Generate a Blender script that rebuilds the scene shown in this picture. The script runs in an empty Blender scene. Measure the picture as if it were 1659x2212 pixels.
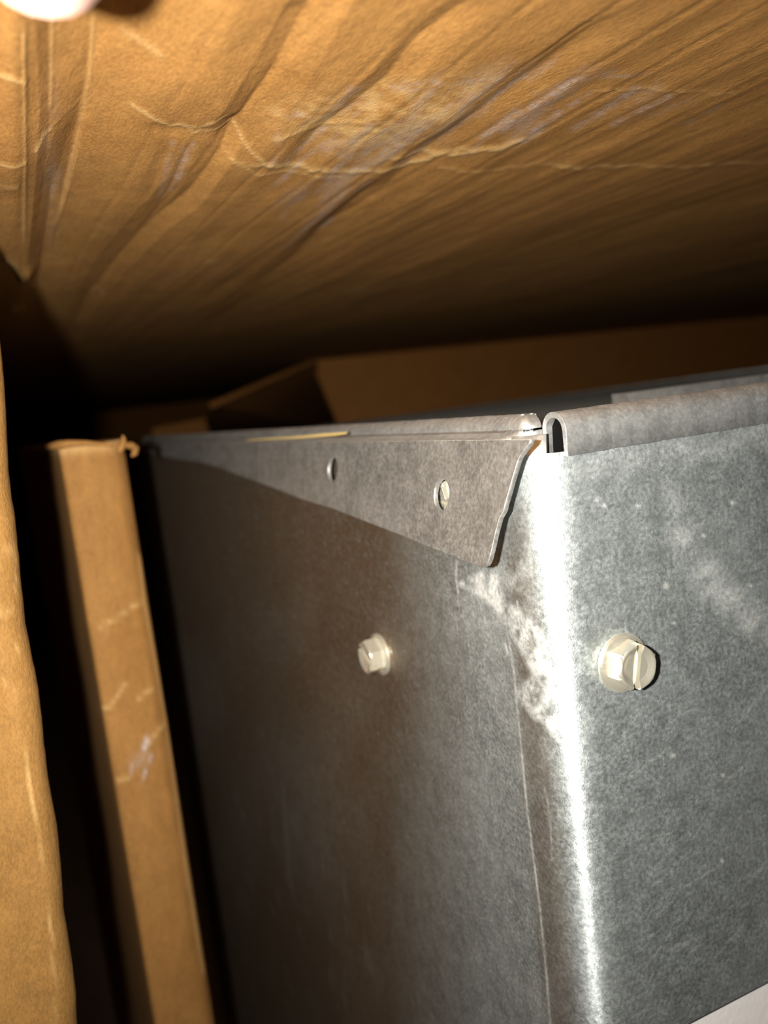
import bpy, bmesh, math, random
import numpy as np
from mathutils import Vector, Matrix

SC = bpy.context.scene
COL = SC.collection
random.seed(4)

# ------------------------------------------------------------------ camera
# world axes: X along the metal box's front face, Y into the carton, Z up
W_PX, H_PX, F_PX = 1659.0, 2212.0, 1900.0
CX, CY = 829.5, 1106.0
def unit(v): return v / np.linalg.norm(v)
V = unit(np.array([.12, 1.0, .13]))                 # down
L = np.array([-886., -141., 1900.]); L = unit(L - V * L.dot(V))
R = np.cross(V, L)
ZC = 0.36                                         # camera height above the floor
def ray(px, py):
    c = np.stack([(np.asarray(px, float) - CX) / F_PX, (np.asarray(py, float) - CY) / F_PX,
                  np.ones_like(np.asarray(px, float))], -1)
    return np.stack([c @ R, c @ L, -(c @ V)], -1)
CAM0 = np.array([0, 0, ZC])
def at_y(px, py, y):
    d = ray(px, py); return CAM0 + d * (y / d[..., 1])[..., None]
def at_x(px, py, x):
    d = ray(px, py); return CAM0 + d * (x / d[..., 0])[..., None]
def at_z(px, py, z):
    d = ray(px, py); return CAM0 + d * ((z - ZC) / d[..., 2])[..., None]
def at_d(px, py, dep):
    return CAM0 + ray(px, py) * dep
def pix(P):
    q = P - CAM0
    e = np.stack([R, L, -V], 0)                     # rows: world axes in camera coords
    c = q @ e
    z = np.maximum(c[..., 2], 1e-4)
    return CX + F_PX * c[..., 0] / z, CY + F_PX * c[..., 1] / z

ex = Vector((R[0], L[0], -V[0])); ey = -Vector((R[1], L[1], -V[1])); ez = -Vector((R[2], L[2], -V[2]))
cam_d = bpy.data.cameras.new('camera'); cam = bpy.data.objects.new('camera', cam_d); COL.objects.link(cam)
M = Matrix((ex, ey, ez)).transposed().to_4x4(); M.translation = Vector((0, 0, ZC)); cam.matrix_world = M
cam_d.sensor_fit = 'VERTICAL'; cam_d.lens = 4.15; cam_d.sensor_height = H_PX / F_PX * 4.15
cam_d.sensor_width = cam_d.sensor_height * .75
cam_d.clip_start = .005; cam_d.clip_end = 50
cam_d.dof.use_dof = True; cam_d.dof.focus_distance = .126; cam_d.dof.aperture_fstop = 2.6
SC.camera = cam

# ------------------------------------------------------------------ world, phone flash, exposure
world = bpy.data.worlds.new('world'); SC.world = world; world.use_nodes = True
bg = world.node_tree.nodes['Background']
bg.inputs[0].default_value = (.80, .90, 1.0, 1); bg.inputs[1].default_value = .012
fl = bpy.data.lights.new('phone_flash', 'AREA'); fl.shape = 'DISK'; fl.size = .0046; fl.energy = .35; fl.spread = math.radians(112)
fl.color = (1.0, .95, .84)
flo = bpy.data.objects.new('phone_flash', fl); COL.objects.link(flo)
MF = M.copy(); MF.translation = Vector((0, 0, ZC)) - .0165 * ex + .0012 * ey; flo.matrix_world = MF
SC.view_settings.view_transform = 'Standard'; SC.view_settings.look = 'None'
SC.view_settings.exposure = 0.0; SC.view_settings.gamma = 1.0; SC.view_settings.use_curve_mapping = False

# ------------------------------------------------------------------ helpers
def tag(o, label=None, cat=None, group=None, kind=None):
    if label: o['label'] = label
    if cat: o['category'] = cat
    if group: o['group'] = group
    if kind: o['kind'] = kind
    return o
def empty(name, loc):
    o = bpy.data.objects.new(name, None); o.location = loc; o.empty_display_size = .01; COL.objects.link(o); return o
def base(parent):
    b = np.zeros(3)
    while parent is not None:
        b = b + np.array(parent.location); parent = parent.parent
    return b
def link(name, me, mat, parent=None, smooth=True):
    o = bpy.data.objects.new(name, me); COL.objects.link(o)
    if parent: o.parent = parent
    if mat is not None: me.materials.append(mat)
    if smooth and len(me.polygons):
        me.polygons.foreach_set('use_smooth', np.ones(len(me.polygons), bool))
    return o
def mesh(name, verts, faces, mat, parent=None, smooth=False):
    me = bpy.data.meshes.new(name)
    v = np.asarray(verts, float) - base(parent)
    me.from_pydata([tuple(p) for p in v], [], faces); me.update()
    return link(name, me, mat, parent, smooth)
def grid_faces(nu, nv, wrap=False):
    a = np.arange(nu * nv).reshape(nu, nv)
    if wrap: a = np.vstack([a, a[:1]])
    return np.stack([a[:-1, :-1], a[1:, :-1], a[1:, 1:], a[:-1, 1:]], -1).reshape(-1, 4)
def big_mesh(name, P, quads, mat, parent=None, attrs=None, extra=None, smooth=True):
    """P (n,3) vertices, quads (m,4); extra = list of polygons of any size"""
    me = bpy.data.meshes.new(name)
    v = (P - base(parent)).astype(np.float32)
    extra = extra or []
    loops = np.concatenate([quads.reshape(-1)] + [np.asarray(e) for e in extra]).astype(np.int32)
    tot = np.concatenate([np.full(len(quads), 4)] + [[len(e)] for e in extra]).astype(np.int32)
    me.vertices.add(len(v)); me.vertices.foreach_set('co', v.ravel())
    me.loops.add(len(loops)); me.loops.foreach_set('vertex_index', loops)
    me.polygons.add(len(tot))
    st = np.concatenate([[0], np.cumsum(tot)[:-1]]).astype(np.int32)
    me.polygons.foreach_set('loop_start', st); me.polygons.foreach_set('loop_total', tot)
    sm = np.ones(len(tot), bool)
    if extra: sm[-len(extra):] = False
    if not smooth: sm[:] = False
    me.polygons.foreach_set('use_smooth', sm)
    me.update(calc_edges=True); me.validate()
    for k, arr in (attrs or {}).items():
        a = me.attributes.new(k, 'FLOAT', 'POINT'); a.data.foreach_set('value', np.asarray(arr, np.float32).ravel())
    return link(name, me, mat, parent, False)
def vnoise(x, y, seed=0):
    xi = np.floor(x).astype(np.int64); yi = np.floor(y).astype(np.int64)
    fx = x - xi; fy = y - yi; fx = fx * fx * (3 - 2 * fx); fy = fy * fy * (3 - 2 * fy)
    def h(a, b):
        n = (a * 374761393 + b * 668265263 + seed * 974711) & 0x7fffffff
        n = ((n ^ (n >> 13)) * 1274126177) & 0x7fffffff
        return ((n ^ (n >> 16)) & 0xffff) / 65535.0
    return (h(xi, yi) * (1 - fx) + h(xi + 1, yi) * fx) * (1 - fy) + (h(xi, yi + 1) * (1 - fx) + h(xi + 1, yi + 1) * fx) * fy
def fbm(x, y, seed=0, n=4):
    s = 0; a = .5; t = 0
    for k in range(n):
        s = s + a * vnoise(x * 2 ** k, y * 2 ** k, seed + k); t += a; a *= .5
    return s / t
def polyline(px, py, pts):
    """signed distance (px) to a traced line, >0 on its right when walking down the picture, and 0..1 along it"""
    best = np.full(px.shape, 1e9); sg = np.zeros(px.shape); tt = np.zeros(px.shape)
    pts = np.array(pts, float); seg = np.linalg.norm(np.diff(pts, axis=0), axis=1); cum = np.concatenate([[0], np.cumsum(seg)])
    for i in range(len(seg)):
        a, b = pts[i], pts[i + 1]; d = b - a
        t = np.clip(((px - a[0]) * d[0] + (py - a[1]) * d[1]) / (seg[i] ** 2), 0, 1)
        qx = px - a[0] - t * d[0]; qy = py - a[1] - t * d[1]; dist = np.hypot(qx, qy)
        m = dist < best
        best = np.where(m, dist, best); cr = qx * d[1] - qy * d[0]
        sg = np.where(m, np.sign(cr), sg); tt = np.where(m, (cum[i] + t * seg[i]) / cum[-1], tt)
    return best * np.where(sg == 0, 1, sg), tt
def polymask(px, py, pts, soft):
    """1 inside a traced outline, falling to 0 over soft px"""
    pts = np.array(pts, float); n = len(pts); ins = np.zeros(px.shape, bool); best = np.full(px.shape, 1e9)
    for i in range(n):
        a, b = pts[i], pts[(i + 1) % n]; d = b - a
        t = np.clip(((px - a[0]) * d[0] + (py - a[1]) * d[1]) / max(d @ d, 1e-9), 0, 1)
        best = np.minimum(best, np.hypot(px - a[0] - t * d[0], py - a[1] - t * d[1]))
        c = ((a[1] > py) != (b[1] > py))
        with np.errstate(divide='ignore', invalid='ignore'):
            xi = a[0] + (py - a[1]) / (b[1] - a[1] + 1e-12) * d[0]
        ins ^= c & (px < xi)
    sd = np.where(ins, best, -best)
    return np.clip(.5 + sd / soft, 0, 1)
def evaluated(o, name, mat, parent=None, smooth=True):
    dg = bpy.context.evaluated_depsgraph_get(); dg.update()
    me = bpy.data.meshes.new_from_object(o.evaluated_get(dg)); me.name = name
    bpy.data.objects.remove(o)
    me.materials.clear()
    return link(name, me, mat, parent, smooth)

# ------------------------------------------------------------------ materials
class NT:
    def __init__(s, name):
        s.m = bpy.data.materials.new(name); s.m.use_nodes = True; s.t = s.m.node_tree; s.b = s.t.nodes['Principled BSDF']
        s.co = s.t.nodes.new('ShaderNodeTexCoord').outputs['Object']
    def n(s, t, **kw):
        nd = s.t.nodes.new(t)
        for k, v in kw.items():
            if k in nd.inputs: s.set(nd.inputs[k], v)
            else: setattr(nd, k, v)
        return nd
    def set(s, inp, v):
        if isinstance(v, bpy.types.NodeSocket): s.t.links.new(v, inp)
        else: inp.default_value = v
    def noise(s, scale, detail=3, rough=.55, vec=None, stretch=None):
        v = vec or s.co
        if stretch:
            mp = s.n('ShaderNodeMapping'); s.set(mp.inputs['Vector'], v); mp.inputs['Scale'].default_value = stretch; v = mp.outputs[0]
        nd = s.n('ShaderNodeTexNoise', Scale=scale, Detail=detail, Roughness=rough); s.set(nd.inputs['Vector'], v); return nd.outputs['Fac']
    def ramp(s, fac, stops):
        r = s.n('ShaderNodeValToRGB'); s.set(r.inputs[0], fac); e = r.color_ramp.elements
        while len(e) < len(stops): e.new(.5)
        for i, (p, c) in enumerate(stops):
            e[i].position = p; e[i].color = (c, c, c, 1) if isinstance(c, (int, float)) else (*c, 1)
        return r.outputs[0]
    def mix(s, fac, a, b, bt='MIX'):
        nd = s.n('ShaderNodeMix', data_type='RGBA', blend_type=bt)
        s.set(nd.inputs[0], fac)
        for i, v in ((6, a), (7, b)): s.set(nd.inputs[i], (*v, 1) if isinstance(v, tuple) and len(v) == 3 else v)
        return nd.outputs[2]
    def math(s, op, a, b=0.0, clamp=False):
        nd = s.n('ShaderNodeMath', operation=op, use_clamp=clamp); s.set(nd.inputs[0], a); s.set(nd.inputs[1], b); return nd.outputs[0]
    def attr(s, name): return s.n('ShaderNodeAttribute', attribute_name=name).outputs['Fac']
    def bump(s, h, dist, strength=1.0, prev=None):
        nd = s.n('ShaderNodeBump', Strength=strength, Distance=dist); s.set(nd.inputs['Height'], h)
        if prev is not None: s.set(nd.inputs['Normal'], prev)
        return nd.outputs[0]
    def out(s, **kw):
        for k, v in kw.items(): s.set(s.b.inputs[k.replace('_', ' ')], (*v, 1) if isinstance(v, tuple) and len(v) == 3 else v)
        return s.m

def cardboard(name, c1, c2, stretch=(1, 1, 1), bump=1.0):
    t = NT(name)
    big = t.noise(60, 4, .6); mid = t.noise(420, 4, .65, stretch=stretch); fine = t.noise(2600, 3, .7, stretch=stretch)
    col = t.mix(t.ramp(big, [(.3, 0), (.7, 1)]), c1, c2)
    col = t.mix(t.math('MULTIPLY', t.ramp(mid, [(.35, 0), (.75, 1)]), .45), col, tuple(x * .62 for x in c1))
    col = t.mix(t.math('MULTIPLY', t.ramp(fine, [(.45, 0), (.72, 1)]), .35), col, tuple(min(1, x * 1.35) for x in c2))
    col = t.mix(t.math('MULTIPLY', t.ramp(fine, [(.3, 1), (.5, 0)]), .30), col, tuple(x * .5 for x in c1))
    wr = t.math('MULTIPLY', t.attr('wear'), t.ramp(t.noise(900, 3, .7), [(.25, .45), (.6, 1)]), True)
    col = t.mix(wr, col, (.74, .50, .22))
    sc = t.math('MULTIPLY', t.attr('scuff'), t.ramp(t.noise(1100, 4, .7), [(.35, .1), (.62, 1)]), True)
    col = t.mix(sc, col, (.54, .50, .52))
    nb = t.bump(t.math('ADD', fine, t.math('MULTIPLY', mid, 1.5)), .00012, bump)
    return t.out(Base_Color=col, Roughness=.78, Normal=nb, Specular_IOR_Level=.28)
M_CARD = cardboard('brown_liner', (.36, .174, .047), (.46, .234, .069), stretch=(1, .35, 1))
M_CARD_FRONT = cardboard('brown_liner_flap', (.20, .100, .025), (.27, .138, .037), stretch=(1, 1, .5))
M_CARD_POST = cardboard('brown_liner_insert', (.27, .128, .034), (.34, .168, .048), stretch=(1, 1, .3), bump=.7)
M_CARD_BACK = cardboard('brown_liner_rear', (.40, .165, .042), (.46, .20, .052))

def galvanized(name, dark, light, metallic, rough, tint=0.0):
    t = NT(name)
    n1 = t.noise(1500, 4, .72); n2 = t.noise(320, 5, .65); n3 = t.noise(70, 3, .5); n4 = t.noise(4200, 2, .6)
    col = t.mix(t.ramp(n1, [(.34, 0), (.68, 1)]), dark, light)
    col = t.mix(t.math('MULTIPLY', t.ramp(n2, [(.35, 1), (.6, 0)]), .48), col, tuple(x * .5 for x in dark))
    col = t.mix(t.math('MULTIPLY', t.ramp(n3, [(.4, 0), (.7, 1)]), .25), col, tuple(min(1, x * 1.15) for x in light))
    vo = t.n('ShaderNodeTexVoronoi', Scale=330.0); t.set(vo.inputs['Vector'], t.co)
    spot = t.math('MULTIPLY', t.ramp(vo.outputs['Distance'], [(.055, 1), (.10, 0)]), t.ramp(n2, [(.5, 0), (.62, 1)]))
    col = t.mix(t.math('MULTIPLY', spot, .8), col, (.72, .72, .70))
    vf = t.n('ShaderNodeTexVoronoi', Scale=1500.0); t.set(vf.inputs['Vector'], t.co)
    glint_fleck = t.math('MULTIPLY', t.ramp(vf.outputs['Distance'], [(.10, 1), (.17, 0)]), t.ramp(n1, [(.52, 0), (.62, 1)]))  # sparkle of the zinc put into the colour as pale flecks
    col = t.mix(t.math('MULTIPLY', glint_fleck, .75), col, (.85, .80, .66))
    br = t.attr('reflect_tint'); col = t.mix(t.math('MULTIPLY', br, t.ramp(t.noise(700, 4, .7), [(.3, .75), (.6, 1)])), col, (.20, .128, .066))  # brown of reflected cardboard mixed into the zinc colour
    wr = t.math('MULTIPLY', t.attr('wear'), t.ramp(t.noise(1300, 4, .75), [(.3, .25), (.6, 1)]), True)
    col = t.mix(wr, col, (.62, .60, .58))
    ro = t.math('ADD', t.math('MULTIPLY', n1, .16), rough - .08)
    ro = t.math('ADD', ro, t.math('MULTIPLY', wr, .2), True)
    ro = t.math('SUBTRACT', ro, t.math('MULTIPLY', t.attr('bend'), .12), True)
    me = t.math('SUBTRACT', metallic, t.math('MULTIPLY', wr, .55), True)
    nb = t.bump(n4, .00003, .8, t.bump(n1, .00004, .6))
    tn = t.n('ShaderNodeTangent', direction_type='RADIAL', axis='Z')
    return t.out(Base_Color=col, Metallic=me, Roughness=ro, Normal=nb, Tangent=tn.outputs[0], Anisotropic_Rotation=.25,
                 Anisotropic=t.math('MULTIPLY', t.attr('bend'), .8))
M_GALV = galvanized('galvanized_sheet', (.33, .37, .385), (.76, .82, .85), .93, .58)
M_HEM = galvanized('galvanized_hem', (.56, .58, .59), (.90, .91, .92), .86, .46)
M_TAB = galvanized('galvanized_tab', (.34, .335, .325), (.66, .65, .64), .88, .54)

t = NT('zinc_plated_steel'); nz = t.noise(900, 3)
M_ZINC = t.out(Base_Color=t.mix(nz, (.80, .76, .64), (.92, .89, .78)), Metallic=.78, Roughness=t.ramp(nz, [(.3, .16), (.7, .28)]))
t = NT('hem_shade_black'); M_HEM_SHADE = t.out(Base_Color=t.mix(t.noise(200), (.003, .003, .003), (.005, .005, .005)), Roughness=1.0, Specular_IOR_Level=.05)
t = NT('white_floor'); nf = t.noise(35, 4); nf2 = t.noise(500, 3)
M_FLOOR = t.out(Base_Color=t.mix(t.ramp(nf2, [(.3, 0), (.7, 1)]), t.mix(nf, (.82, .77, .78), (.90, .86, .86)), (.88, .85, .85)), Roughness=.7, Normal=t.bump(nf2, .0002, .5))
t = NT('skin'); ns = t.noise(500, 4)
M_SKIN = t.out(Base_Color=t.mix(ns, (.80, .42, .31), (.86, .50, .38)), Roughness=.45, Subsurface_Weight=.35, Subsurface_Scale=.004, Normal=t.bump(t.noise(1500, 3), .00015, .5))
t = NT('nail'); M_NAIL = t.out(Base_Color=t.mix(t.noise(300), (.86, .52, .45), (.90, .60, .52)), Roughness=.25)
t = NT('sleeve_cloth'); M_SLEEVE = t.out(Base_Color=t.mix(t.noise(900), (.03, .035, .05), (.05, .055, .07)), Roughness=.9)
t = NT('yellow_paper'); M_PAPER = t.out(Base_Color=t.mix(t.noise(1500, 4), (.42, .30, .10), (.62, .47, .20)), Roughness=.8)

# ------------------------------------------------------------------ setting: floor
fx = mesh('floor', [(-1.5, -1.5, 0), (2, -1.5, 0), (2, 2, 0), (-1.5, 2, 0), (-1.5, -1.5, -.03), (2, -1.5, -.03), (2, 2, -.03), (-1.5, 2, -.03)],
          [(0, 1, 2, 3), (7, 6, 5, 4), (0, 4, 5, 1), (1, 5, 6, 2), (2, 6, 7, 3), (3, 7, 4, 0)], M_FLOOR)
tag(fx, kind='structure')

# ------------------------------------------------------------------ carton
HC = .040                                            # flap height above the camera
YB = 1.90                                            # rear panel
YRF = .744                                           # folded rear flap
XL, XR = -.17, .90
carton = empty('cardboard_carton', (.2, .45, 0))
tag(carton, 'crumpled brown corrugated carton whose dented top flap and panels enclose the grey metal box', 'carton')

# dented top flap: a fine sheet with flutes, folds and cracked liner
nu, nv = 900, 400
phi = np.linspace(math.atan2(XL, HC), math.atan2(XR, HC), nu)
rr = HC * np.tan(phi)
ll = 1 / np.linspace(1 / .046, 1 / YB, nv)
X, Y = np.meshgrid(rr, ll, indexing='ij')
flat = np.stack([X, Y, np.full_like(X, ZC + HC)], -1)
PX, PY = pix(flat)
dep = ((flat - CAM0) @ np.stack([R, L, -V], 0))[..., 2]
MPP = np.clip(dep, .04, .5) / F_PX                   # metres per pixel there
h = np.zeros_like(X); wear = np.zeros_like(X); scuff = np.zeros_like(X)
fade = np.clip((.45 - Y) / .3, 0, 1)
# flutes of the corrugation
ph = X / .0104 + .25 * fbm(X * 60, Y * 8, 3)
tri = np.abs((ph % 1) - .5) * 2
amp = (.00003 + .00012 * np.clip((X - .02) / .10, 0, 1)) * (.5 + fbm(X * 40, Y * 12, 9))
h += -amp * np.clip(1 - (1 - tri) / .20, 0, 1) ** 1.3 * 2.2 + .00010 * np.cos(ph * 2 * math.pi)
# gentle waviness
h += .0022 * (fbm(X * 22, Y * 7, 5) - .5) + .0006 * (fbm(X * 90, Y * 30, 7) - .5)
def fold(pts, wl, wr, depth, e0=.12, e1=.25, p=1.0, tap=0.0):
    """a fold pressed up into the flap: slow slope over wl px on the left, steep over wr px on the right (depth px)"""
    global h
    s, tt = polyline(PX, PY, pts)
    en = np.clip(tt / max(e0, 1e-3), 0, 1) if e0 else 1
    en = en * (np.clip((1 - tt) / e1, 0, 1) if e1 else 1)
    wl = wl * (1 - tap * tt); en = en * (1 - tap * tt)
    prof = np.where(s < 0, np.clip(1 + s / wl, 0, 1) ** p, np.clip(1 - s / wr, 0, 1))
    h = h - depth * MPP * prof * en
fold([(725, -80), (675, 0), (590, 170), (508, 285), (478, 338)], 46, 70, 21, 0, .12)
fold([(520, 262), (482, 336), (412, 432), (330, 500), (260, 575), (190, 650), (120, 760)], 78, 26, 26, .10, .2, 1.0, .8)
fold([(425, 300), (370, 420), (320, 500)], 26, 22, 7, .2, .4)
fold([(112, -60), (112, 100), (108, 280), (95, 450), (70, 560)], 60, 95, 12, 0, .2)
fold([(212, -60), (212, 60), (198, 220), (160, 400), (118, 560), (90, 680)], 155, 280, 68, 0, .15, 1.0, .75)
fold([(192, 250), (180, 320), (150, 430), (120, 520)], 60, 6, 14, .3, .4)
fold([(120, 380), (112, 480), (88, 600), (75, 700)], 40, 20, 10, .3, .3)
fold([(1370, 0), (1250, 82), (1160, 155), (1010, 262), (900, 345), (835, 410), (790, 445), (690, 515), (590, 595), (500, 670), (420, 740)], 30, 60, 12, .1, .3)
fold([(1040, -20), (985, 20), (900, 85), (830, 172), (740, 245), (690, 285), (635, 350), (590, 400)], 36, 50, 13, .1, .2)
fold([(830, 390), (770, 440), (680, 520), (640, 560)], 26, 30, 9, .2, .3)
fold([(640, 0), (560, 130), (500, 250)], 90, 70, 8, .1, .3)
fold([(300, 470), (350, 380), (380, 310)], 30, 25, 5, .3, .3)
def bulge(cx, cy, sx, sy, hpx):
    global h
    h = h + hpx * MPP * np.exp(-((PX - cx) / sx) ** 2 - ((PY - cy) / sy) ** 2)
bulge(400, 200, 130, 70, 13); bulge(390, 300, 70, 14, -7); bulge(730, 90, 90, 120, 9); bulge(280, 420, 90, 90, 6)
bulge(30, 200, 26, 400, 10); bulge(900, 250, 120, 40, 8); bulge(60, 585, 16, 12, 14)
bulge(140, 600, 40, 40, 6); bulge(580, 330, 60, 40, 6)
# cracks in the liner
def crack(pts, w, ridge, strength, seed=0):
    global h, wear
    wob = (fbm(PX / 25, PY / 25, 40 + seed) - .5) * 14
    s, tt = polyline(PX, PY + wob, pts)
    k = np.exp(-(s / w) ** 2) * np.clip(np.minimum(tt, 1 - tt) / .08, 0, 1)
    h = h + ridge * MPP * k; wear = np.maximum(wear, strength * k * (.45 + .9 * fbm(PX / 30, PY / 12, seed + 3)))
crack([(280, 250), (325, 268), (370, 292), (395, 285), (420, 308)], 4, 2, .9, 1)
crack([(372, 292), (430, 290), (500, 255)], 4, 1.5, .8, 2)
crack([(405, 300), (470, 300), (503, 290), (545, 330), (600, 362)], 2.6, 2, .8, 3)
crack([(480, 335), (560, 375), (640, 375), (760, 385)], 2.5, 2, .55, 4)
crack([(520, 350), (600, 358), (760, 372), (870, 365), (960, 335), (1040, 325), (1130, 300), (1180, 285)], 4, 3, .85, 5)
crack([(830, 345), (930, 335), (1000, 322), (1060, 318)], 4, 2, .7, 6)
crack([(1160, 352), (1250, 357), (1400, 352), (1659, 350)], 2.2, 2, .75, 7)
crack([(940, 365), (1060, 368), (1160, 352)], 2.2, 2, .4, 8)
crack([(1280, 195), (1400, 190), (1600, 200)], 2.5, 2, .35, 9)
crack([(-10, 150), (30, 158), (60, 165)], 5, 3, .75, 10)
crack([(-10, 340), (30, 343), (60, 340)], 4, 3, .8, 11); crack([(-10, 392), (40, 396)], 3, 2, .5, 12)
crack([(76, 330), (96, 302), (104, 296)], 7, 1.5, 1.0, 13); crack([(100, 300), (118, 290)], 4, 1, .6, 24); crack([(118, 288), (185, 255)], 3, 1, .25, 25)
crack([(5, 545), (30, 565), (50, 595)], 6, 6, .85, 14); crack([(20, 660), (55, 662)], 5, 3, .6, 15)
crack([(50, 30), (53, 200), (54, 420), (52, 540)], 5, 3, .35, 16); crack([(213, 60), (200, 215), (165, 380), (128, 520)], 5, 3, .30, 17)
crack([(195, 640), (215, 632), (228, 645)], 3, 2, .5, 18); crack([(440, 565), (470, 562)], 2.5, 1, .4, 19)
crack([(750, 632), (800, 615)], 4, 1, .35, 20); crack([(118, 60), (116, 180), (112, 260)], 5, 2, .3, 21)
crack([(580, 300), (650, 285), (720, 275), (800, 260)], 4, 2, .5, 22); crack([(260, 95), (300, 120), (360, 150)], 8, 2, .3, 23)
# worn pale patch and bluish scuffs along the flute crests
wm = polymask(PX, PY, [(600, 250), (720, 215), (830, 205), (930, 185), (1060, 165), (1010, 215), (960, 260), (900, 310), (800, 330), (700, 300)], 90)
wear = np.maximum(wear, wm * np.clip(fbm(PX / 26, PY / 11, 61) * 2.4 - .75, 0, 1) * .85)
sm = polymask(PX, PY, [(570, 330), (700, 210), (860, 180), (1100, 140), (1330, 160), (1420, 190), (1300, 260), (1130, 290), (950, 330), (800, 390), (700, 500), (640, 510), (600, 430)], 70)
al = PX * .80 + PY * .60                              # across / along the rubbed crests
ac = PX * .60 - PY * -.80
st = np.clip(fbm((PX * .62 + PY * .78) / 17, (PX * .78 - PY * .62) / 120, 71, 3) * 4.2 - 2.15, 0, 1)
scuff = sm * st * .45
scuff = np.maximum(scuff, .85 * np.exp(-((PX - 120) / 26) ** 2 - ((PY - 380) / 130) ** 2) * np.clip(fbm(PX / 30, PY / 60, 77) * 2 - .6, 0, 1) * .5)
strokes = [((385, 405), (418, 330), 6, .55), ((350, 440), (376, 330), 7, .35), ((400, 340), (372, 430), 5, .4), ((620, 350), (700, 285), 6, .5), ((688, 509), (716, 490), 5, 1.0), ((110, 480), (118, 330), 14, .12),
    ((1085, 278), (1235, 172), 8, .75), ((1040, 300), (1120, 238), 6, .6), ((1128, 302), (1205, 246), 8, .8), ((1200, 250), (1275, 200), 5, .5), ((1240, 278), (1375, 192), 7, .7), ((1328, 264), (1445, 205), 7, .55),
    ((1150, 205), (1330, 150), 5, .35), ((1400, 250), (1490, 212), 5, .35), ((1290, 168), (1400, 160), 4, .3), ((1480, 265), (1560, 222), 4, .35), ((855, 318), (905, 276), 8, .7), ((700, 262), (760, 186), 8, .4), ((735, 330), (800, 265), 9, .5),
    ((770, 300), (735, 352), 7, .6), ((705, 385), (760, 330), 7, .55), ((610, 540), (760, 400), 5, .5), ((650, 500), (745, 420), 4, .5), ((680, 480), (800, 395), 6, .4), ((600, 290), (590, 350), 8, .3), ((615, 250), (650, 245), 6, .45),
    ((880, 180), (940, 172), 9, .6), ((840, 190), (900, 186), 5, .4), ((990, 175), (1050, 165), 5, .5), ((620, 410), (610, 470), 5, .3)]
for k, (a, b, wd, stg) in enumerate(strokes):
    s, tt = polyline(PX + (fbm(PX / 14, PY / 14, 120 + k) - .5) * 9, PY, [a, b])
    scuff = np.maximum(scuff * 1.0, stg * np.exp(-(s / wd) ** 2) * np.clip(fbm(PX / 18, PY / 18, 160 + k) * 2.6 - .6, 0, 1))
h = np.clip(h, -.0045, .006)
P = flat.copy(); P[..., 2] -= h
bor = np.concatenate([np.arange(nu) * nv, (nu - 1) * nv + np.arange(1, nv), (np.arange(nu - 1)[::-1]) * nv + nv - 1, np.arange(1, nv - 1)[::-1]])
Pf = P.reshape(-1, 3); top = Pf[bor].copy(); top[:, 2] = ZC + HC + .0075
n0 = len(Pf); nb_ = len(bor); idx = np.arange(nb_); nx_ = (idx + 1) % nb_
skirt = np.stack([bor[idx], bor[nx_], n0 + nx_, n0 + idx], -1)
z0 = np.zeros(nb_)
big_mesh('top_flap', np.vstack([Pf, top]), np.vstack([grid_faces(nu, nv)[:, ::-1], skirt]), M_CARD, carton,
         {'wear': np.concatenate([wear.ravel(), z0]), 'scuff': np.concatenate([scuff.ravel(), z0])}, [list(n0 + idx)[::-1]])

def slab(name, quad, thick, mat, parent, nrm=None):
    q = np.array(quad, float)
    n = nrm if nrm is not None else unit(np.cross(q[1] - q[0], q[3] - q[0]))
    b = q + np.array(n) * thick
    m_ = len(q)
    f = [tuple(range(m_)), tuple(range(2 * m_ - 1, m_ - 1, -1))] + [(i, (i + 1) % m_, m_ + (i + 1) % m_, m_ + i) for i in range(m_)]
    o = mesh(name, np.vstack([q, b]), f, mat, parent)
    bm = bmesh.new(); bm.from_mesh(o.data); bmesh.ops.recalc_face_normals(bm, faces=bm.faces); bm.to_mesh(o.data); bm.free()
    return o
ZT = ZC + HC - .0005
slab('rear_panel', [(XL, YB + .001, 0), (XR, YB + .001, 0), (XR, YB + .001, ZT + .008), (XL, YB + .001, ZT + .008)], .005, M_CARD_BACK, carton, (0, 1, 0))
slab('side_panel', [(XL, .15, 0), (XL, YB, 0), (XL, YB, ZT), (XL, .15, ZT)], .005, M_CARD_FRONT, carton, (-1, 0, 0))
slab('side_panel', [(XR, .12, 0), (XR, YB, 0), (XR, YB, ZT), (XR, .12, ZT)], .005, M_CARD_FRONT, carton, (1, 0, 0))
# folded inner flaps at the back of the carton
fq = np.array([at_y(684, 793, YRF), at_y(740, 930, YRF)])
dn = unit(fq[1] - fq[0]); lowp = fq[1] + dn * .06
slab('rear_flap', [fq[0] + np.array([-.004, 0, .006]), (XR - .01, YRF, fq[0][2] + .006), (XR - .01, YRF, lowp[2]), lowp], .0045, M_CARD_BACK, carton, (0, 1, 0))
a_ = at_d(682, 784, .735); b_ = at_d(745, 935, 1.7); c_ = at_d(440, 962, 1.7); d_ = at_d(458, 882, .58)
slab('inner_flap', [a_, b_, c_, d_], .004, M_CARD_BACK, carton)
e_ = at_d(330, 925, .88); f_ = at_d(452, 902, .88); g_ = at_d(446, 955, .88); i_ = at_d(325, 975, .88)
slab('inner_flap', [e_, f_, g_, i_], .004, M_CARD_BACK, carton)

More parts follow.
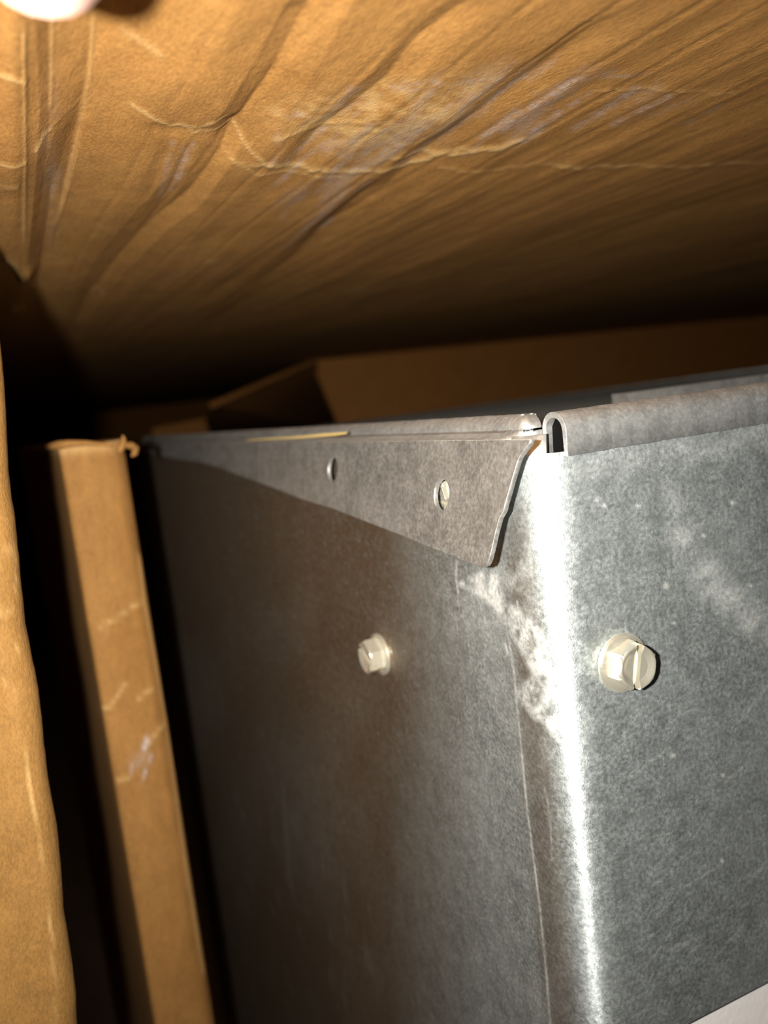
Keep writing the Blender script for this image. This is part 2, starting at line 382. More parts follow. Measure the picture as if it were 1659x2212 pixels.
# front flap standing at the left, its edge rolled back
YF = .144
edge_pts = [(-95, 470), (-20, 600), (0, 690), (14, 900), (40, 1200), (72, 1430), (107, 1657), (140, 1930), (171, 2212), (186, 2350)]
e3 = np.array([at_y(x, y, YF) for x, y in edge_pts]); order = np.argsort(e3[:, 2])
nz_, npf = 260, 150
zz = np.linspace(0, ZC + .034, nz_)
er = np.interp(zz, e3[order, 2], e3[order, 0])
er = np.where(zz > ZC + .030, er, er) + .00025 * (fbm(zz * 500, zz * 0, 91) - .5) + .0002 * np.sin(zz * 260)
u = np.concatenate([np.linspace(-.15, -.03, 20)[:-1], np.linspace(-.03, 0, 90)])
P = []
rad = .0046
prof = [(x, 0.0) for x in u - rad] + [(-rad + rad * math.sin(a), rad - rad * math.cos(a)) for a in np.linspace(0, math.pi, 26)[1:]] + [(-rad - k, 2 * rad) for k in (.01, .025, .045, .14)]
prof = np.array(prof)
Xf = er[None, :] + prof[:, 0][:, None]; Yf = YF + prof[:, 1][:, None] + np.clip(prof[:, 0][:, None] + rad, -.045, 0) * .25 + 0 * zz[None, :]; Zf = zz[None, :] + 0 * Xf
Xf = np.where(prof[:, 0][:, None] < -.1, np.maximum(Xf, XL + .002), Xf)
fp = np.stack([Xf, Yf, Zf], -1); fx_, fy_ = pix(fp)
hh = .0010 * (fbm(fx_ / 120, fy_ / 160, 15) - .5); wr = np.zeros_like(hh)
front = (prof[:, 1] < rad)[:, None]
for k, pts in enumerate(([(-10, 1462), (0, 1466), (35, 1492), (48, 1590), (68, 1720), (95, 1870), (112, 2030), (124, 2212)],
                         [(0, 1325), (30, 1315)], [(0, 1200), (28, 1185)], [(34, 1180), (36, 1240), (32, 1290)], [(40, 1405), (44, 1410)])):
    s, tt = polyline(fx_, fy_ + (fbm(fx_ / 20, fy_ / 30, 50 + k) - .5) * 8, pts)
    kk = np.exp(-(s / 2.6) ** 2); wr = np.maximum(wr, (.4, .25, .25, .45, 1.0)[k] * kk * np.clip(fbm(fx_ / 20, fy_ / 60, 66) * 2 - .3, .2, 1)); hh = hh + .00008 * kk
hh = hh + .00015 * np.cos(zz / .0021)[None, :] * np.clip(fbm(fx_ / 90, fy_ / 60, 31) * 3 - 1.4, 0, 1)
for k, y0 in enumerate((940, 1010, 1020, 1100, 1180, 1290, 1390)):
    s, tt = polyline(fx_, fy_, [(-12, y0 + 6), (20, y0), (48, y0 - 8)]); hh = hh - .00030 * np.exp(-(s / 3.5) ** 2)
fp[..., 1] -= hh * front
nn = fp.shape[0]
fP = fp.reshape(-1, 3)
cap_t = [i * nz_ + nz_ - 1 for i in range(nn)]; cap_b = [i * nz_ for i in range(nn)][::-1]
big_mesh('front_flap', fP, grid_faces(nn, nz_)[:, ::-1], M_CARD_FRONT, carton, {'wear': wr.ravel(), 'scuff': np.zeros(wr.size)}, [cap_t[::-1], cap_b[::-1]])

# ------------------------------------------------------------------ cardboard insert between carton and metal box
YI = .225
ins = empty('cardboard_insert', (.03, .35, 0))
tag(ins, 'upright folded brown cardboard insert with torn top, standing left of the metal box', 'cardboard insert')
p_f = at_y(165, 1200, YI)[0]; p_e = at_y(316, 1200, YI)[0]
r1, r2 = .0016, .0042
path = [(p_f, YI + .22), (p_f, YI + .12), (p_f, YI + .06), (p_f, YI + .03), (p_f, YI + .012)]
path += [(p_f + r1 - r1 * math.cos(a), YI + r1 - r1 * math.sin(a)) for a in np.linspace(0, math.pi / 2, 9)]
path += [(x, YI) for x in np.linspace(p_f + r1, p_e - r2, 44)[1:-1]]
path += [(p_e - r2 + r2 * math.sin(a), YI + r2 - r2 * math.cos(a)) for a in np.linspace(0, math.pi / 2, 14)]
path += [(p_e, YI + .012), (p_e, YI + .05), (p_e, YI + .22)]
path = np.array(path); path[:, 1] += .0045 * np.clip((path[:, 0] - p_f) / (p_e - p_f), 0, 1) ** 2; nq = len(path)
topz = np.array([at_y(170, 962, YI)[2]] * nq)
rag = .0011 * (fbm(np.arange(nq) * .16, np.zeros(nq), 21) - .5) + .0005 * (fbm(np.arange(nq) * .7, np.zeros(nq), 22) - .5)
topz = topz + rag
nzp = 300
wz = np.linspace(0, 1, nzp)
lean = np.array([at_y(165, 1200, YI)[0] - p_f, 0])
IP = np.zeros((nq, nzp, 3))
for i in range(nq):
    IP[i, :, 2] = wz * topz[i]; IP[i, :, 0] = path[i, 0]; IP[i, :, 1] = path[i, 1]
ix, iy = pix(IP)
fr = (path[:, 1] < YI + .0085)[:, None] * 1.0
dd = .0005 * (fbm(ix / 60, iy / 260, 33) - .5) + .00012 * np.cos(IP[..., 2] / .0026 * 2 * math.pi) * np.clip(1 - np.abs(IP[..., 0] - p_f - .001) / .003, 0, 1)
iw = np.zeros_like(dd); isc = np.zeros_like(dd)
for k, (pts, am) in enumerate((([(215, 1355), (260, 1330), (310, 1295)], 1), ([(205, 1537), (240, 1525), (272, 1475)], 1), ([(300, 1510), (330, 1485)], 1), ([(318, 1610), (360, 1555)], 1), ([(255, 1685), (285, 1680)], .6), ([(302, 1200), (314, 1300), (360, 1560), (400, 1850), (440, 2100)], 1.2))):
    s, tt = polyline(ix, iy, pts); kk = np.exp(-(s / 4) ** 2); dd = dd + am * .0003 * kk; iw = np.maximum(iw, .4 * kk)
for (cx, cy, sx, sy, a) in ((314, 1607, 6, 13, 1), (285, 1658, 3, 10, .8), (325, 1638, 3, 8, .7), (313, 1670, 2.5, 16, .7), (305, 1640, 18, 18, .22)):
    isc = np.maximum(isc, a * np.exp(-((ix - cx + (iy - cy) * .3) / sx) ** 2 - ((iy - cy) / sy) ** 2) * 1.6)
iw = np.maximum(iw, .6 * np.clip((wz[None, :] - .992) / .008, 0, 1))
IP[..., 1] -= dd * fr
capt = [i * nzp + nzp - 1 for i in range(nq)]; capb = [i * nzp for i in range(nq)][::-1]
closing = [[0, nzp - 1, (nq - 1) * nzp + nzp - 1, (nq - 1) * nzp]]
big_mesh('folded_panel', IP.reshape(-1, 3), grid_faces(nq, nzp)[:, ::-1], M_CARD_POST, ins, {'wear': iw.ravel(), 'scuff': np.clip(isc, 0, 1).ravel()}, [capt[::-1], capb[::-1]] + closing)
# torn strands of liner at its top
def strand(name, pts, rad_, mat, parent):
    cu = bpy.data.curves.new(name, 'CURVE'); cu.dimensions = '3D'; cu.bevel_depth = 1.0; cu.bevel_resolution = 2; cu.use_fill_caps = True
    sp = cu.splines.new('POLY'); sp.points.add(len(pts) - 1)
    for k, (p, r_) in enumerate(zip(pts, rad_)): sp.points[k].co = (*p, 1); sp.points[k].radius = r_
    o = bpy.data.objects.new(name, cu); COL.objects.link(o)
    me_o = evaluated(o, name, mat, parent)
    b = Vector(base(parent)); me_o.data.transform(Matrix.Translation(-b)); return me_o
strand('torn_liner', [at_y(258, 975, YI - .0004), at_y(264, 962, YI - .0005), at_y(267, 950, YI), at_y(265, 940, YI)], [.0008, .0010, .0007, .0002], M_CARD_POST, ins)
strand('torn_liner', [at_y(270, 962, YI), at_y(282, 962, YI + .001), at_y(292, 968, YI + .002), at_y(291, 980, YI + .002), at_y(284, 986, YI + .002)], [.0007, .0010, .0011, .0008, .0003], M_CARD_POST, ins)
strand('torn_liner', [at_y(68, 984, YI + .14), at_y(100, 966, YI + .02), at_y(130, 961, YI - .0002), at_y(150, 958, YI - .0004), at_y(185, 957, YI - .0002), at_y(225, 960, YI - .0002), at_y(255, 962, YI)],
       [.0008, .0008, .0011, .0009, .0007, .0005, .0005], M_CARD_POST, ins)

# ------------------------------------------------------------------ galvanized metal box
R0, L0, RB = .0675, .099, .0070
XE, YE = R0 + .45, .42
ZHB = ZC - .0108                                      # foot of the front hem
ZHT = ZC - .0047                                      # top of the hems
box = empty('metal_box', (R0 + .2, L0 + .25, 0))
tag(box, 'grey galvanized sheet metal box with rolled hem, splayed corner tab and hex screws', 'metal box')
lrun = 1 / np.linspace(1 / YE, 1 / (L0 + RB), 300)
arc = np.linspace(0, math.pi / 2, 34)[1:-1]
rrun = np.concatenate([np.linspace(R0 + RB, R0 + .10, 230), np.linspace(R0 + .10, XE, 30)[1:]])
loop = [(R0, y) for y in lrun] + [(R0 + RB - RB * math.cos(a), L0 + RB - RB * math.sin(a)) for a in arc] + [(x, L0) for x in rrun] + [(XE, YE)]
loop = np.array(loop); nl = len(loop); nzb = 400
zz = np.concatenate([np.linspace(0, ZHB - .106, 60)[:-1], np.linspace(ZHB - .106, ZHB + .0006, nzb - 59)])
BP = np.zeros((nl, nzb, 3)); BP[..., 0] = loop[:, 0][:, None]; BP[..., 1] = loop[:, 1][:, None]; BP[..., 2] = zz[None, :]
ZCUT = at_y(1570, 2168, L0)[2]
frontcol = (loop[:, 0] > R0 + RB * .95) & (loop[:, 1] < L0 + .001)
BP[..., 2] = np.where(frontcol[:, None], np.maximum(BP[..., 2], ZCUT), BP[..., 2])   # the front sheet stops short of the floor
bx, by = pix(BP)
ang = np.concatenate([np.zeros(len(lrun)), arc, np.full(len(rrun) + 1, math.pi / 2)])
bend = np.where((ang > 0) & (ang < math.pi / 2 - 1e-6), np.exp(-((ang - .93) / .36) ** 2), 0)   # sheet polished along the brake bend
onleft = (loop[:, 0] < R0 + RB * .9)[:, None] * 1.0; onright = 1 - onleft
bw = np.zeros_like(bx)
sm = polymask(bx, by, [(990, 1262), (1045, 1232), (1078, 1245), (1088, 1300), (1135, 1320), (1178, 1380), (1192, 1440), (1205, 1600), (1180, 1572), (1150, 1548), (1128, 1520), (1112, 1495), (1150, 1455), (1118, 1392), (1092, 1350), (1066, 1312), (1040, 1292)], 14)
bw = np.maximum(bw, onleft * sm * np.clip(fbm(bx / 14, by / 24, 11) * 2.4 - .45, 0, 1) * .8)
bw = np.maximum(bw, onleft * polymask(bx, by, [(1072, 1180), (1140, 1180), (1165, 1420), (1120, 1380)], 30) * np.clip(fbm(bx / 22, by / 30, 12) * 2.4 - .9, 0, 1) * .35)
bw = np.maximum(bw, onleft * polymask(bx, by, [(960, 1270), (1040, 1290), (1060, 1350), (980, 1350)], 50) * np.clip(fbm(bx / 10, by / 14, 13) * 2.4 - .9, 0, 1) * .3)
s, tt = polyline(bx, by + (fbm(bx / 10, by / 40, 3) - .5) * 3, [(1073, 1230), (1092, 1340), (1110, 1450), (1120, 1560), (1128, 1640), (1140, 1760), (1152, 1850), (1166, 1960), (1180, 2100), (1190, 2230)])
bw = np.maximum(bw, onleft * np.exp(-(s / 2.2) ** 2) * np.where(tt < .4, .4, .62) * np.clip(fbm(bx / 3, by / 60, 4) * 2, .4, 1))
for pts, w_, st_ in (([(988, 1212), (984, 1240), (990, 1285)], 1.8, .55), ([(1118, 1300), (1121, 1340), (1126, 1385)], 2.2, .55), ([(1152, 1357), (1156, 1366)], 4, 1.0), ([(1176, 1700), (1188, 1760), (1192, 1860)], 2, .25),
                     ([(1092, 1392), (1097, 1410)], 2.5, .6), ([(612, 1700), (625, 1900)], 2, .12)):
    s, tt = polyline(bx, by, pts); bw = np.maximum(bw, onleft * st_ * np.exp(-(s / w_) ** 2))
bw = np.maximum(bw, onleft * .22 * np.clip(fbm(bx / 1.6, by / 4, 17, 2) * 6 - 4.6, 0, 1) * (bx > 480))
bw = np.maximum(bw, onright * polymask(bx, by, [(1440, 1135), (1490, 1125), (1530, 1205), (1570, 1250), (1680, 1330), (1680, 1420), (1590, 1350), (1520, 1290), (1470, 1220)], 40) * np.clip(fbm((bx + by) / 24, (bx - by) / 90, 18) * 2.0 - .35, 0, 1) * .42)
bw = np.maximum(bw, onright * polymask(bx, by, [(1415, 1020), (1445, 1015), (1480, 1100), (1455, 1120)], 40) * .22 * fbm(bx / 20, by / 20, 19) * 1.6)
bw = np.maximum(bw, onright * polymask(bx, by, [(1220, 990), (1680, 905), (1680, 960), (1420, 1010), (1230, 1040)], 40) * .22 * fbm(bx / 30, by / 12, 20) * 1.6)
for k in range(46):
    x0 = random.uniform(1290, 1640); y0 = random.uniform(1480, 2150); ln = random.uniform(25, 130); an = math.radians(random.uniform(22, 58))
    s, tt = polyline(bx, by, [(x0, y0), (x0 + ln * math.cos(an), y0 - ln * math.sin(an))])
    bw = np.maximum(bw, onright * random.uniform(.08, .26) * np.exp(-(s / 1.8) ** 2))
for (cx, cy, r_) in ((1439, 1266, 6), (1305, 1092, 4), (1377, 1093, 4), (1247, 1257, 4), (1582, 1086, 5), (1519, 1157, 4), (1620, 1265, 4), (1453, 1632, 5), (1562, 1675, 4), (1455, 1345, 3), (1290, 1080, 4), (1560, 1860, 4)):
    bw = np.maximum(bw, onright * .85 * np.exp(-((bx - cx) ** 2 + (by - cy) ** 2) / r_ ** 2))
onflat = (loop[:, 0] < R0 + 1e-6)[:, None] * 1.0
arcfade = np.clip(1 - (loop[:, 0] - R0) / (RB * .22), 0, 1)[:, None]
refl_tint = arcfade * onleft * np.clip(polymask(bx, by, [(1085, 1150), (1165, 1000), (1230, 1560), (1330, 2330), (1195, 2330), (1130, 1650)], 30) * .5 + np.clip((1040 - bx) / 200, 0, 1) * (.65 + .5 * fbm(bx / 130, by / 300, 55)), 0, .95) * (1 - np.clip(bw * 2, 0, 1))  # reflected brown and the dimmer left side painted onto the left sheet
BPf = BP.reshape(-1, 3); n0 = len(BPf)
captop = [i * nzb + nzb - 1 for i in range(nl)]; capbot = [i * nzb for i in range(nl)][::-1]
big_mesh('side_sheet', BPf, grid_faces(nl, nzb, True)[:, ::-1], M_GALV, box, {'wear': np.clip(bw, 0, 1).ravel(), 'reflect_tint': refl_tint.ravel(), 'bend': np.repeat(bend, nzb)}, [])
slab('top_panel', [(R0 + .004, L0 + .004, ZC - .0112), (XE - .001, L0 + .001, ZC - .0112), (XE - .001, YE - .001, ZC - .0112), (R0 + .001, YE - .001, ZC - .0112)], .002, M_GALV, box, (0, 0, -1))

def extrude_profile(name, prof, ax, a0, a1, mat, parent, n=60, jitter=0.0, seed=1, ease=1.0):
    """closed profile [(offset, z)] swept along world axis ax ('x': offset is y, 'y': offset is x)"""
    prof = np.array(prof); m_ = len(prof)
    s = a0 + (a1 - a0) * np.linspace(0, 1, n) ** ease
    Pn = np.zeros((m_, n, 3))
    jz = jitter * np.clip((s[None, :] - a0 - .001) / .006, 0, 1) * (fbm(s[None, :] * 900 + 0 * prof[:, :1], np.arange(m_)[:, None] * .35 + 0 * s[None, :], seed) - .5)
    if ax == 'x': Pn[..., 0] = s; Pn[..., 1] = prof[:, :1] + jz; Pn[..., 2] = prof[:, 1:2] + jz * .6
    else: Pn[..., 1] = s; Pn[..., 0] = prof[:, :1] + jz; Pn[..., 2] = prof[:, 1:2] + jz * .6
    q = grid_faces(m_, n, True)
    o = big_mesh(name, Pn.reshape(-1, 3), q, mat, parent, None, [[i * n for i in range(m_)], [i * n + n - 1 for i in range(m_)][::-1]])
    bm = bmesh.new(); bm.from_mesh(o.data); bmesh.ops.recalc_face_normals(bm, faces=bm.faces); bm.to_mesh(o.data); bm.free()
    return o
def arch(o0, o1, zb0, zb1, zt, th, r):
    """inverted-U sheet: outer from (o0, zb0) over the top at zt to (o1, zb1), thickness th"""
    out = [(o0, zb0)] + [(o0 + r - r * math.cos(a), zt - r + r * math.sin(a)) for a in np.linspace(0, math.pi / 2, 12)]
    w = o1 - o0
    out += [(o1 - r + r * math.sin(a), zt - r + r * math.cos(a)) for a in np.linspace(0, math.pi / 2, 12)][(1 if abs(w - 2 * r) < 1e-6 else 0):] + [(o1, zb1)]
    ri = r - th
    inn = [(o1 - th, zb1)] + [(o1 - r + ri * math.cos(a), zt - r + ri * math.sin(a)) for a in np.linspace(0, math.pi / 2, 10)]
    inn += [(o0 + r - ri * math.sin(a), zt - r + ri * math.cos(a)) for a in np.linspace(0, math.pi / 2, 10)][(1 if abs(w - 2 * r) < 1e-6 else 0):] + [(o0 + th, zb0)]
    return out + inn
HX = .0726
o0, o1, th, r_ = L0 - .0007, L0 + .0047, .0008, .0026
extrude_profile('front_hem', arch(o0, o1, ZHB, ZHB, ZHT, th, r_), 'x', HX, XE - .002, M_HEM, box, 260, .00028, 5, 1.6)
slab('hem_shade_filler', [(HX + .0009, o0 + th, ZHB), (HX + .0009, o1 - th, ZHB), (HX + .0009, o1 - th - .0003, ZHT - .0021), (HX + .0009, o1 - .0020, ZHT - .0010), (HX + .0009, o0 + .0020, ZHT - .0010), (HX + .0009, o0 + th + .0003, ZHT - .0021)], .05, M_HEM_SHADE, box, (1, 0, 0))['label'] = 'added black filler standing in for the dark hollow of the cut hem end'  # filler added inside the hem so its open end stays black
ZTB = ZC - .0082
# side hem: same rolled edge, turning the corner behind the cut end of the front hem
HO = R0 + .0028
sp_ = [(HO, y) for y in (YE - .002) + (L0 + .0074 - YE + .002) * np.linspace(0, 1, 260) ** .6]
sp_ += [(HO + .0016 - .0016 * math.cos(a), L0 + .0074 - .0016 * math.sin(a)) for a in np.linspace(0, math.pi / 2, 12)[1:]] + [(R0 + .0058, L0 + .0058)]
sp_ = np.array(sp_); tg = np.gradient(sp_, axis=0); tg /= np.linalg.norm(tg, axis=1)[:, None]
inw = np.stack([-tg[:, 1], tg[:, 0]], -1)             # towards the inside of the box
ph_ = np.array([(-.0046, ZTB), (-.0034, ZTB + .0004), (-.0012, ZTB + .0008), (0, ZTB + .0014)] + [(.0024 - .0024 * math.cos(a), ZHT - .0024 + .0024 * math.sin(a)) for a in np.linspace(0, math.pi / 2, 12)] + [(.0034, ZHT - .0002), (.0034, ZHT - .0009)]
               + [(.0024 - .0018 * math.cos(a), ZHT - .0024 + .0018 * math.sin(a)) for a in np.linspace(math.pi / 2, 0, 10)] + [(.0006, ZTB + .0012), (-.001, ZTB + .0002), (-.0040, ZTB - .0006)])
SH = np.zeros((len(ph_), len(sp_), 3))
jz = .00025 * (fbm(sp_[None, :, 1] * 900 + 0 * ph_[:, :1], np.arange(len(ph_))[:, None] * .35 + 0 * sp_[None, :, 0], 6) - .5)
off = ph_[:, :1] + jz
cornerfade = np.clip((sp_[:, 1] - L0 - .0066) / .004, 0, 1)[None, :]
off = np.where(off < 0, off * cornerfade, off)
SH[..., 0] = sp_[None, :, 0] + inw[None, :, 0] * off; SH[..., 1] = sp_[None, :, 1] + inw[None, :, 1] * off; SH[..., 2] = ph_[:, 1:2] + jz * .5
o = big_mesh('side_hem', SH.reshape(-1, 3), grid_faces(len(ph_), len(sp_), True), M_HEM, box)
bm = bmesh.new(); bm.from_mesh(o.data); bmesh.ops.recalc_face_normals(bm, faces=bm.faces); bm.to_mesh(o.data); bm.free()
# the little corner piece between the two hems, under the tab's curl
cp = []
for a in np.linspace(math.pi * .06, math.pi * .30, 10):
    cp.append((R0 + RB - RB * math.cos(a), L0 + RB - RB * math.sin(a)))
cv = [(x, y, ZHB) for x, y in cp] + [(x + .0006, y + .0004, ZHB + .0032) for x, y in cp]
cv += [(x + .0009, y + .0009, ZHB) for x, y in cp] + [(x + .0014, y + .0012, ZHB + .0032) for x, y in cp]
n_ = len(cp); cf = []
for i in range(n_ - 1):
    cf += [(i, i + 1, n_ + i + 1, n_ + i), (2 * n_ + i + 1, 2 * n_ + i, 3 * n_ + i, 3 * n_ + i + 1), (n_ + i, n_ + i + 1, 3 * n_ + i + 1, 3 * n_ + i)]
cf += [(0, n_, 3 * n_, 2 * n_), (n_ - 1, 3 * n_ - 1, 4 * n_ - 1, 2 * n_ - 1)]
mesh('corner_lip', cv, cf, M_HEM, box, True)
slab('insulation_board', [(R0 + RB + .002, L0 + .0022, .001), (XE - .002, L0 + .0022, .001), (XE - .002, L0 + .0022, ZCUT + .02), (R0 + RB + .002, L0 + .0022, ZCUT + .02)], .012, M_FLOOR, box, (0, 1, 0))['label'] = 'white board showing below the grey front sheet'
# flat flange of the box's inner liner behind the front hem
slab('inner_flange', [(R0 + .06, L0 + .050, ZC - .0052), (XE - .01, L0 + .050, ZC - .0049), (XE - .01, L0 + .056, ZC - .0049), (R0 + .06, L0 + .056, ZC - .0052)], .006, M_HEM, box, (0, 0, -1))

# folded corner tab: a thin triangular sheet with two punched holes, splayed off the left face
TX, TT = R0 - .0020, .20                              # fold line, splay
def tab_uv(px, py):
    d = ray(px, py)                                   # plane x = TX - TT*(ZTB - z)
    k = (TX - TT * (ZTB - ZC)) / (d[0] - TT * d[2])
    p = CAM0 + d * k
    return p[1], (ZTB - p[2]) * math.sqrt(1 + TT * TT)
tri_px = [(1128, 984), (1122, 997), (1112, 1030), (1103, 1062), (1094, 1092), (1092, 1103), (1083, 1118), (1074, 1150), (1067, 1182), (1060, 1210), (1055, 1220), (1046, 1224), (1034, 1222),
          (990, 1203), (930, 1180), (870, 1155), (800, 1128), (720, 1097), (660, 1079), (590, 1052), (520, 1026), (470, 1008), (436, 998), (410, 995), (380, 990), (340, 982), (300, 970)]
uv = [tab_uv(x, y) for x, y in tri_px]
uv = [tab_uv(1150, 951), tab_uv(1147, 959), tab_uv(1138, 970)] + uv + [(uv[-1][0] + .02, .0001), (uv[-1][0] + .02, -.0006)]
cu = bpy.data.curves.new('gusset_tab', 'CURVE'); cu.dimensions = '2D'; cu.fill_mode = 'BOTH'; cu.extrude = .00028; cu.bevel_depth = .00009; cu.bevel_resolution = 1
def spl(pts):
    sp = cu.splines.new('POLY'); sp.points.add(len(pts) - 1); sp.use_cyclic_u = True
    for k, p in enumerate(pts): sp.points[k].co = (p[0], p[1], 0, 1)
spl(uv)
for (hx, hy, rad_) in ((722, 1014, .0026), (958, 1069, .0025)):
    c = tab_uv(hx, hy); spl([(c[0] + rad_ * math.cos(a), c[1] + rad_ * math.sin(a)) for a in np.linspace(0, 2 * math.pi, 41)[:-1]])
o = bpy.data.objects.new('gusset_tab', cu); COL.objects.link(o)
tab = evaluated(o, 'gusset_tab', M_TAB, box, False)
cs = 1 / math.sqrt(1 + TT * TT)
mt = Matrix(((0, -TT * cs, 1 * cs, TX), (1, 0, 0, 0), (0, -cs, -TT * cs, ZTB), (0, 0, 0, 1)))
tab.data.transform(Matrix.Translation(-Vector(base(box))) @ mt)
tab['label'] = 'splayed triangular tab with two punched holes'
bm = bmesh.new(); bm.from_mesh(tab.data); bmesh.ops.recalc_face_normals(bm, faces=bm.faces); bm.to_mesh(tab.data); bm.free()

# ragged yellowed paper left along the hem
pp = [at_x(x, y, R0 - .0016) for x, y in ((525, 953), (560, 951), (600, 949), (650, 947), (690, 944), (725, 941), (745, 938), (748, 933), (700, 936), (640, 942), (590, 945), (540, 949))]
slab('paper_remnant', pp, .0003, M_PAPER, box, (1, 0, 0))

# hex washer-head screws
def make_screw(loc, normal, roll, headh=.0034, proto=None):
    root_l = Vector(loc)
    z = Vector(normal).normalized(); y = Vector((0, 0, 1)); x = y.cross(z).normalized(); y = z.cross(x)
    Mx = Matrix((x, y, z)).transposed().to_4x4(); Mx.translation = root_l - Vector(base(box))
    Mx = Mx @ Matrix.Rotation(roll, 4, 'Z')
    bm = bmesh.new()
    AF = .0031; hexr = AF / math.cos(math.pi / 6)
    rings = []
    N = 48
    def ring(z_, f): rings.append([bm.verts.new((f(2 * math.pi * k / N) * math.cos(2 * math.pi * k / N), f(2 * math.pi * k / N) * math.sin(2 * math.pi * k / N), z_)) for k in range(N)])
    hexf = lambda a: AF / math.cos(((a + math.pi / 6) % (math.pi / 3)) - math.pi / 6)
    ring(.0006, lambda a: hexf(a)); ring(headh - .0004, lambda a: hexf(a))
    ring(headh - .00008, lambda a: min(hexf(a), AF * 1.03)); ring(headh, lambda a: AF * .97); ring(headh - .00005, lambda a: AF * .90); ring(headh - .00045, lambda a: AF * .62); ring(headh - .0005, lambda a: AF * .3)
    for r_a, r_b in zip(rings[:-1], rings[1:]):
        for k in range(N): bm.faces.new((r_a[k], r_a[(k + 1) % N], r_b[(k + 1) % N], r_b[k]))
    bm.faces.new(rings[0][::-1]); bm.faces.new(rings[-1])
    me = bpy.data.meshes.new('h'); bm.to_mesh(me); bm.free()
    ho = bpy.data.objects.new('h', me); COL.objects.link(ho)
    bm = bmesh.new(); bmesh.ops.create_cube(bm, size=1); bmesh.ops.scale(bm, vec=(.00125, .012, .003), verts=bm.verts); bmesh.ops.translate(bm, vec=(0, 0, headh - .0014 + .0015), verts=bm.verts)
    mc = bpy.data.meshes.new('c'); bm.to_mesh(mc); bm.free(); co = bpy.data.objects.new('c', mc); COL.objects.link(co)
    md = ho.modifiers.new('b', 'BOOLEAN'); md.object = co; md.operation = 'DIFFERENCE'; md.solver = 'EXACT'
    head = evaluated(ho, 'hex_screw', M_ZINC, box, False); bpy.data.objects.remove(co)
    head.matrix_local = Mx
    prof = [(.0004, 0), (.0042, 0), (.00435, .0002), (.00435, .00055), (.0041, .00085), (.0030, .0012), (.0004, .0012)]
    fv = [(r_ * math.cos(2 * math.pi * k / 48), r_ * math.sin(2 * math.pi * k / 48), z_) for r_, z_ in prof for k in range(48)]
    ff = [(i * 48 + k, i * 48 + (k + 1) % 48, (i + 1) * 48 + (k + 1) % 48, (i + 1) * 48 + k) for i in range(len(prof) - 1) for k in range(48)]
    ff += [tuple(range(47, -1, -1)), tuple((len(prof) - 1) * 48 + k for k in range(48))]
    fm = bpy.data.meshes.new('washer_flange'); fm.from_pydata(fv, [], ff); fm.update()
    fo = link('washer_flange', fm, M_ZINC, head, False)
    return head
p1 = at_y(1342, 1430, L0)
make_screw((p1[0], L0, p1[2]), (0, -1, 0), math.radians(-12), .0038)
p2 = at_x(824, 1412, R0)
make_screw((R0, p2[1], p2[2]), (-1, 0, 0), math.radians(58), .0038)
p3 = at_x(966, 1072, R0)
make_screw((R0, p3[1], p3[2]), (-1, 0, 0), math.radians(80), .0022)

# ------------------------------------------------------------------ person: left hand pressing the flap up, little finger in view
hand = empty('person', (-.02, .03, ZC + .03))
tag(hand, "person's bare hand palm up, one pale fingertip dipping in under the dented top flap", 'person')
zf = ZC + .0325
d = ray(86, -150); tip = CAM0 + d * (.0345 / d[2])
def chain(name, pts, rads, sub=2):
    bm = bmesh.new(); vs = [bm.verts.new(Vector(p)) for p in pts]
    for a, b in zip(vs[:-1], vs[1:]): bm.edges.new((a, b))
    return bm, vs
bm = bmesh.new(); sk = []
def add(p, r): sk.append(r if isinstance(r, tuple) else (r, r)); return bm.verts.new(Vector(p))
elbow = add((-.06, -.30, ZC - .02), .034); fore = add((-.045, -.20, ZC + .01), (.030, .025))
wrist = add((-.03, -.105, ZC + .028), (.024, .018))
palm = add((-.024, -.07, ZC + .034), (.030, .015)); palm2 = add((-.021, -.035, ZC + .036), (.032, .013))
for a, b in ((elbow, fore), (fore, wrist), (wrist, palm), (palm, palm2)): bm.edges.new((a, b))
tx, ty, tz = tip
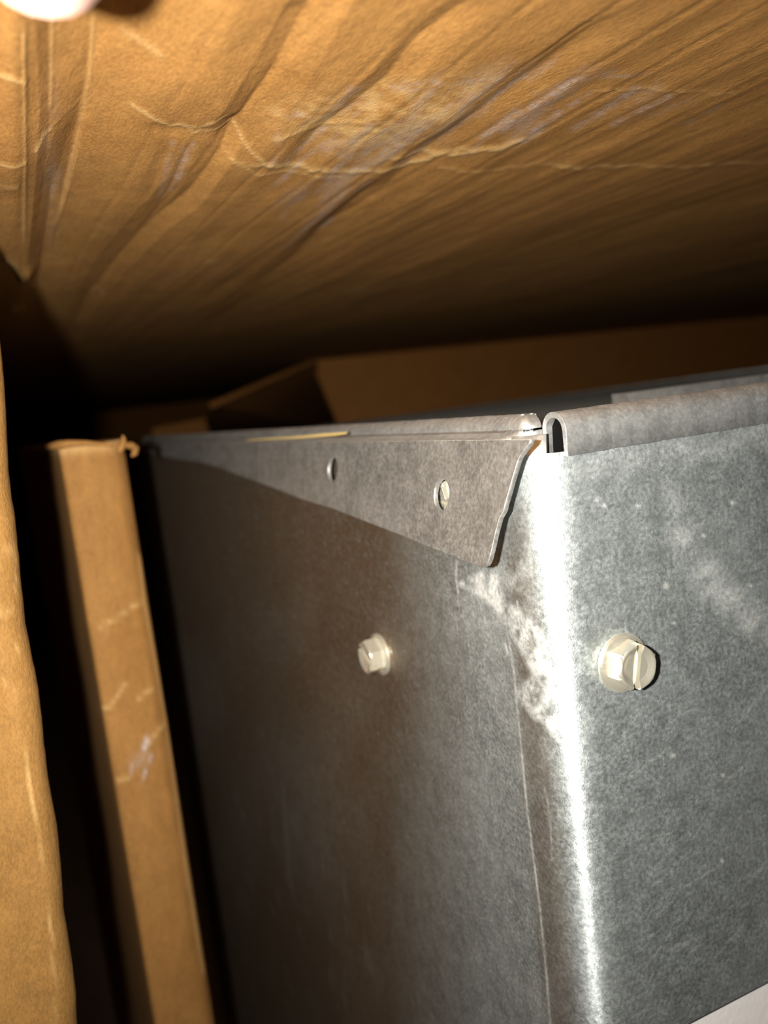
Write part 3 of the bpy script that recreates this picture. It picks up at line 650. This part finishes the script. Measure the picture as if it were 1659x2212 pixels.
fingers = [
    [(.004, -.012, ZC + .0365), (.0075, .018, ZC + .034), (.0095, .040, ZC + .0325), (tx, ty - .004, tz), (tx, ty, tz)],
    [(-.014, -.008, ZC + .037), (-.012, .018, ZC + .032), (-.011, .038, ZC + .031), (-.010, .054, ZC + .0315), (-.010, .060, ZC + .032)],
    [(-.032, -.008, ZC + .037), (-.031, .020, ZC + .032), (-.030, .042, ZC + .031), (-.030, .060, ZC + .0315), (-.030, .066, ZC + .032)],
    [(-.049, -.012, ZC + .036), (-.050, .014, ZC + .032), (-.050, .036, ZC + .031), (-.050, .052, ZC + .0315), (-.050, .058, ZC + .032)]]
frad = [[.0085, .0068, .0060, .0056, .0050], [.0098, .0080, .0070, .0063, .0054], [.010, .0084, .0074, .0066, .0056], [.0098, .0082, .0072, .0064, .0054]]
for f_, r_ in zip(fingers, frad):
    prev = palm2
    for p, q in zip(f_, r_):
        v = add(p, q); bm.edges.new((prev, v)); prev = v
prev = palm
for p, q in (((-.052, -.058, ZC + .040), .013), ((-.072, -.036, ZC + .044), .0105), ((-.082, -.012, ZC + .046), .0088), ((-.086, .006, ZC + .047), .0066)):
    v = add(p, q); bm.edges.new((prev, v)); prev = v
me = bpy.data.meshes.new('hand'); bm.to_mesh(me); bm.free()
ho = bpy.data.objects.new('hand', me); COL.objects.link(ho)
md = ho.modifiers.new('s', 'SKIN'); md.use_smooth_shade = True
lay = me.skin_vertices[0].data
for k, r_ in enumerate(sk): lay[k].radius = r_; lay[k].use_root = (k == 3)
sb = ho.modifiers.new('d', 'SUBSURF'); sb.levels = 2; sb.render_levels = 2
body = evaluated(ho, 'hand', M_SKIN, hand); body.data.transform(Matrix.Translation(-Vector(base(hand))))
# nails on the backs of the fingers (facing down)
for f_, r_ in zip(fingers, frad):
    p = Vector(f_[-1]); rr_ = r_[-1]
    vs = []; fs = []
    for i in range(7):
        for j in range(7):
            a = (i / 6 - .5) * 1.7; yy = (j / 6 - .5) * .009
            vs.append((p.x + rr_ * .98 * math.sin(a), p.y - .003 + yy, p.z - rr_ * 1.0 * math.cos(a) - .0001))
    fs = [(i * 7 + j, i * 7 + j + 1, (i + 1) * 7 + j + 1, (i + 1) * 7 + j) for i in range(6) for j in range(6)]
    mesh('fingernail', vs, fs, M_NAIL, hand, True)
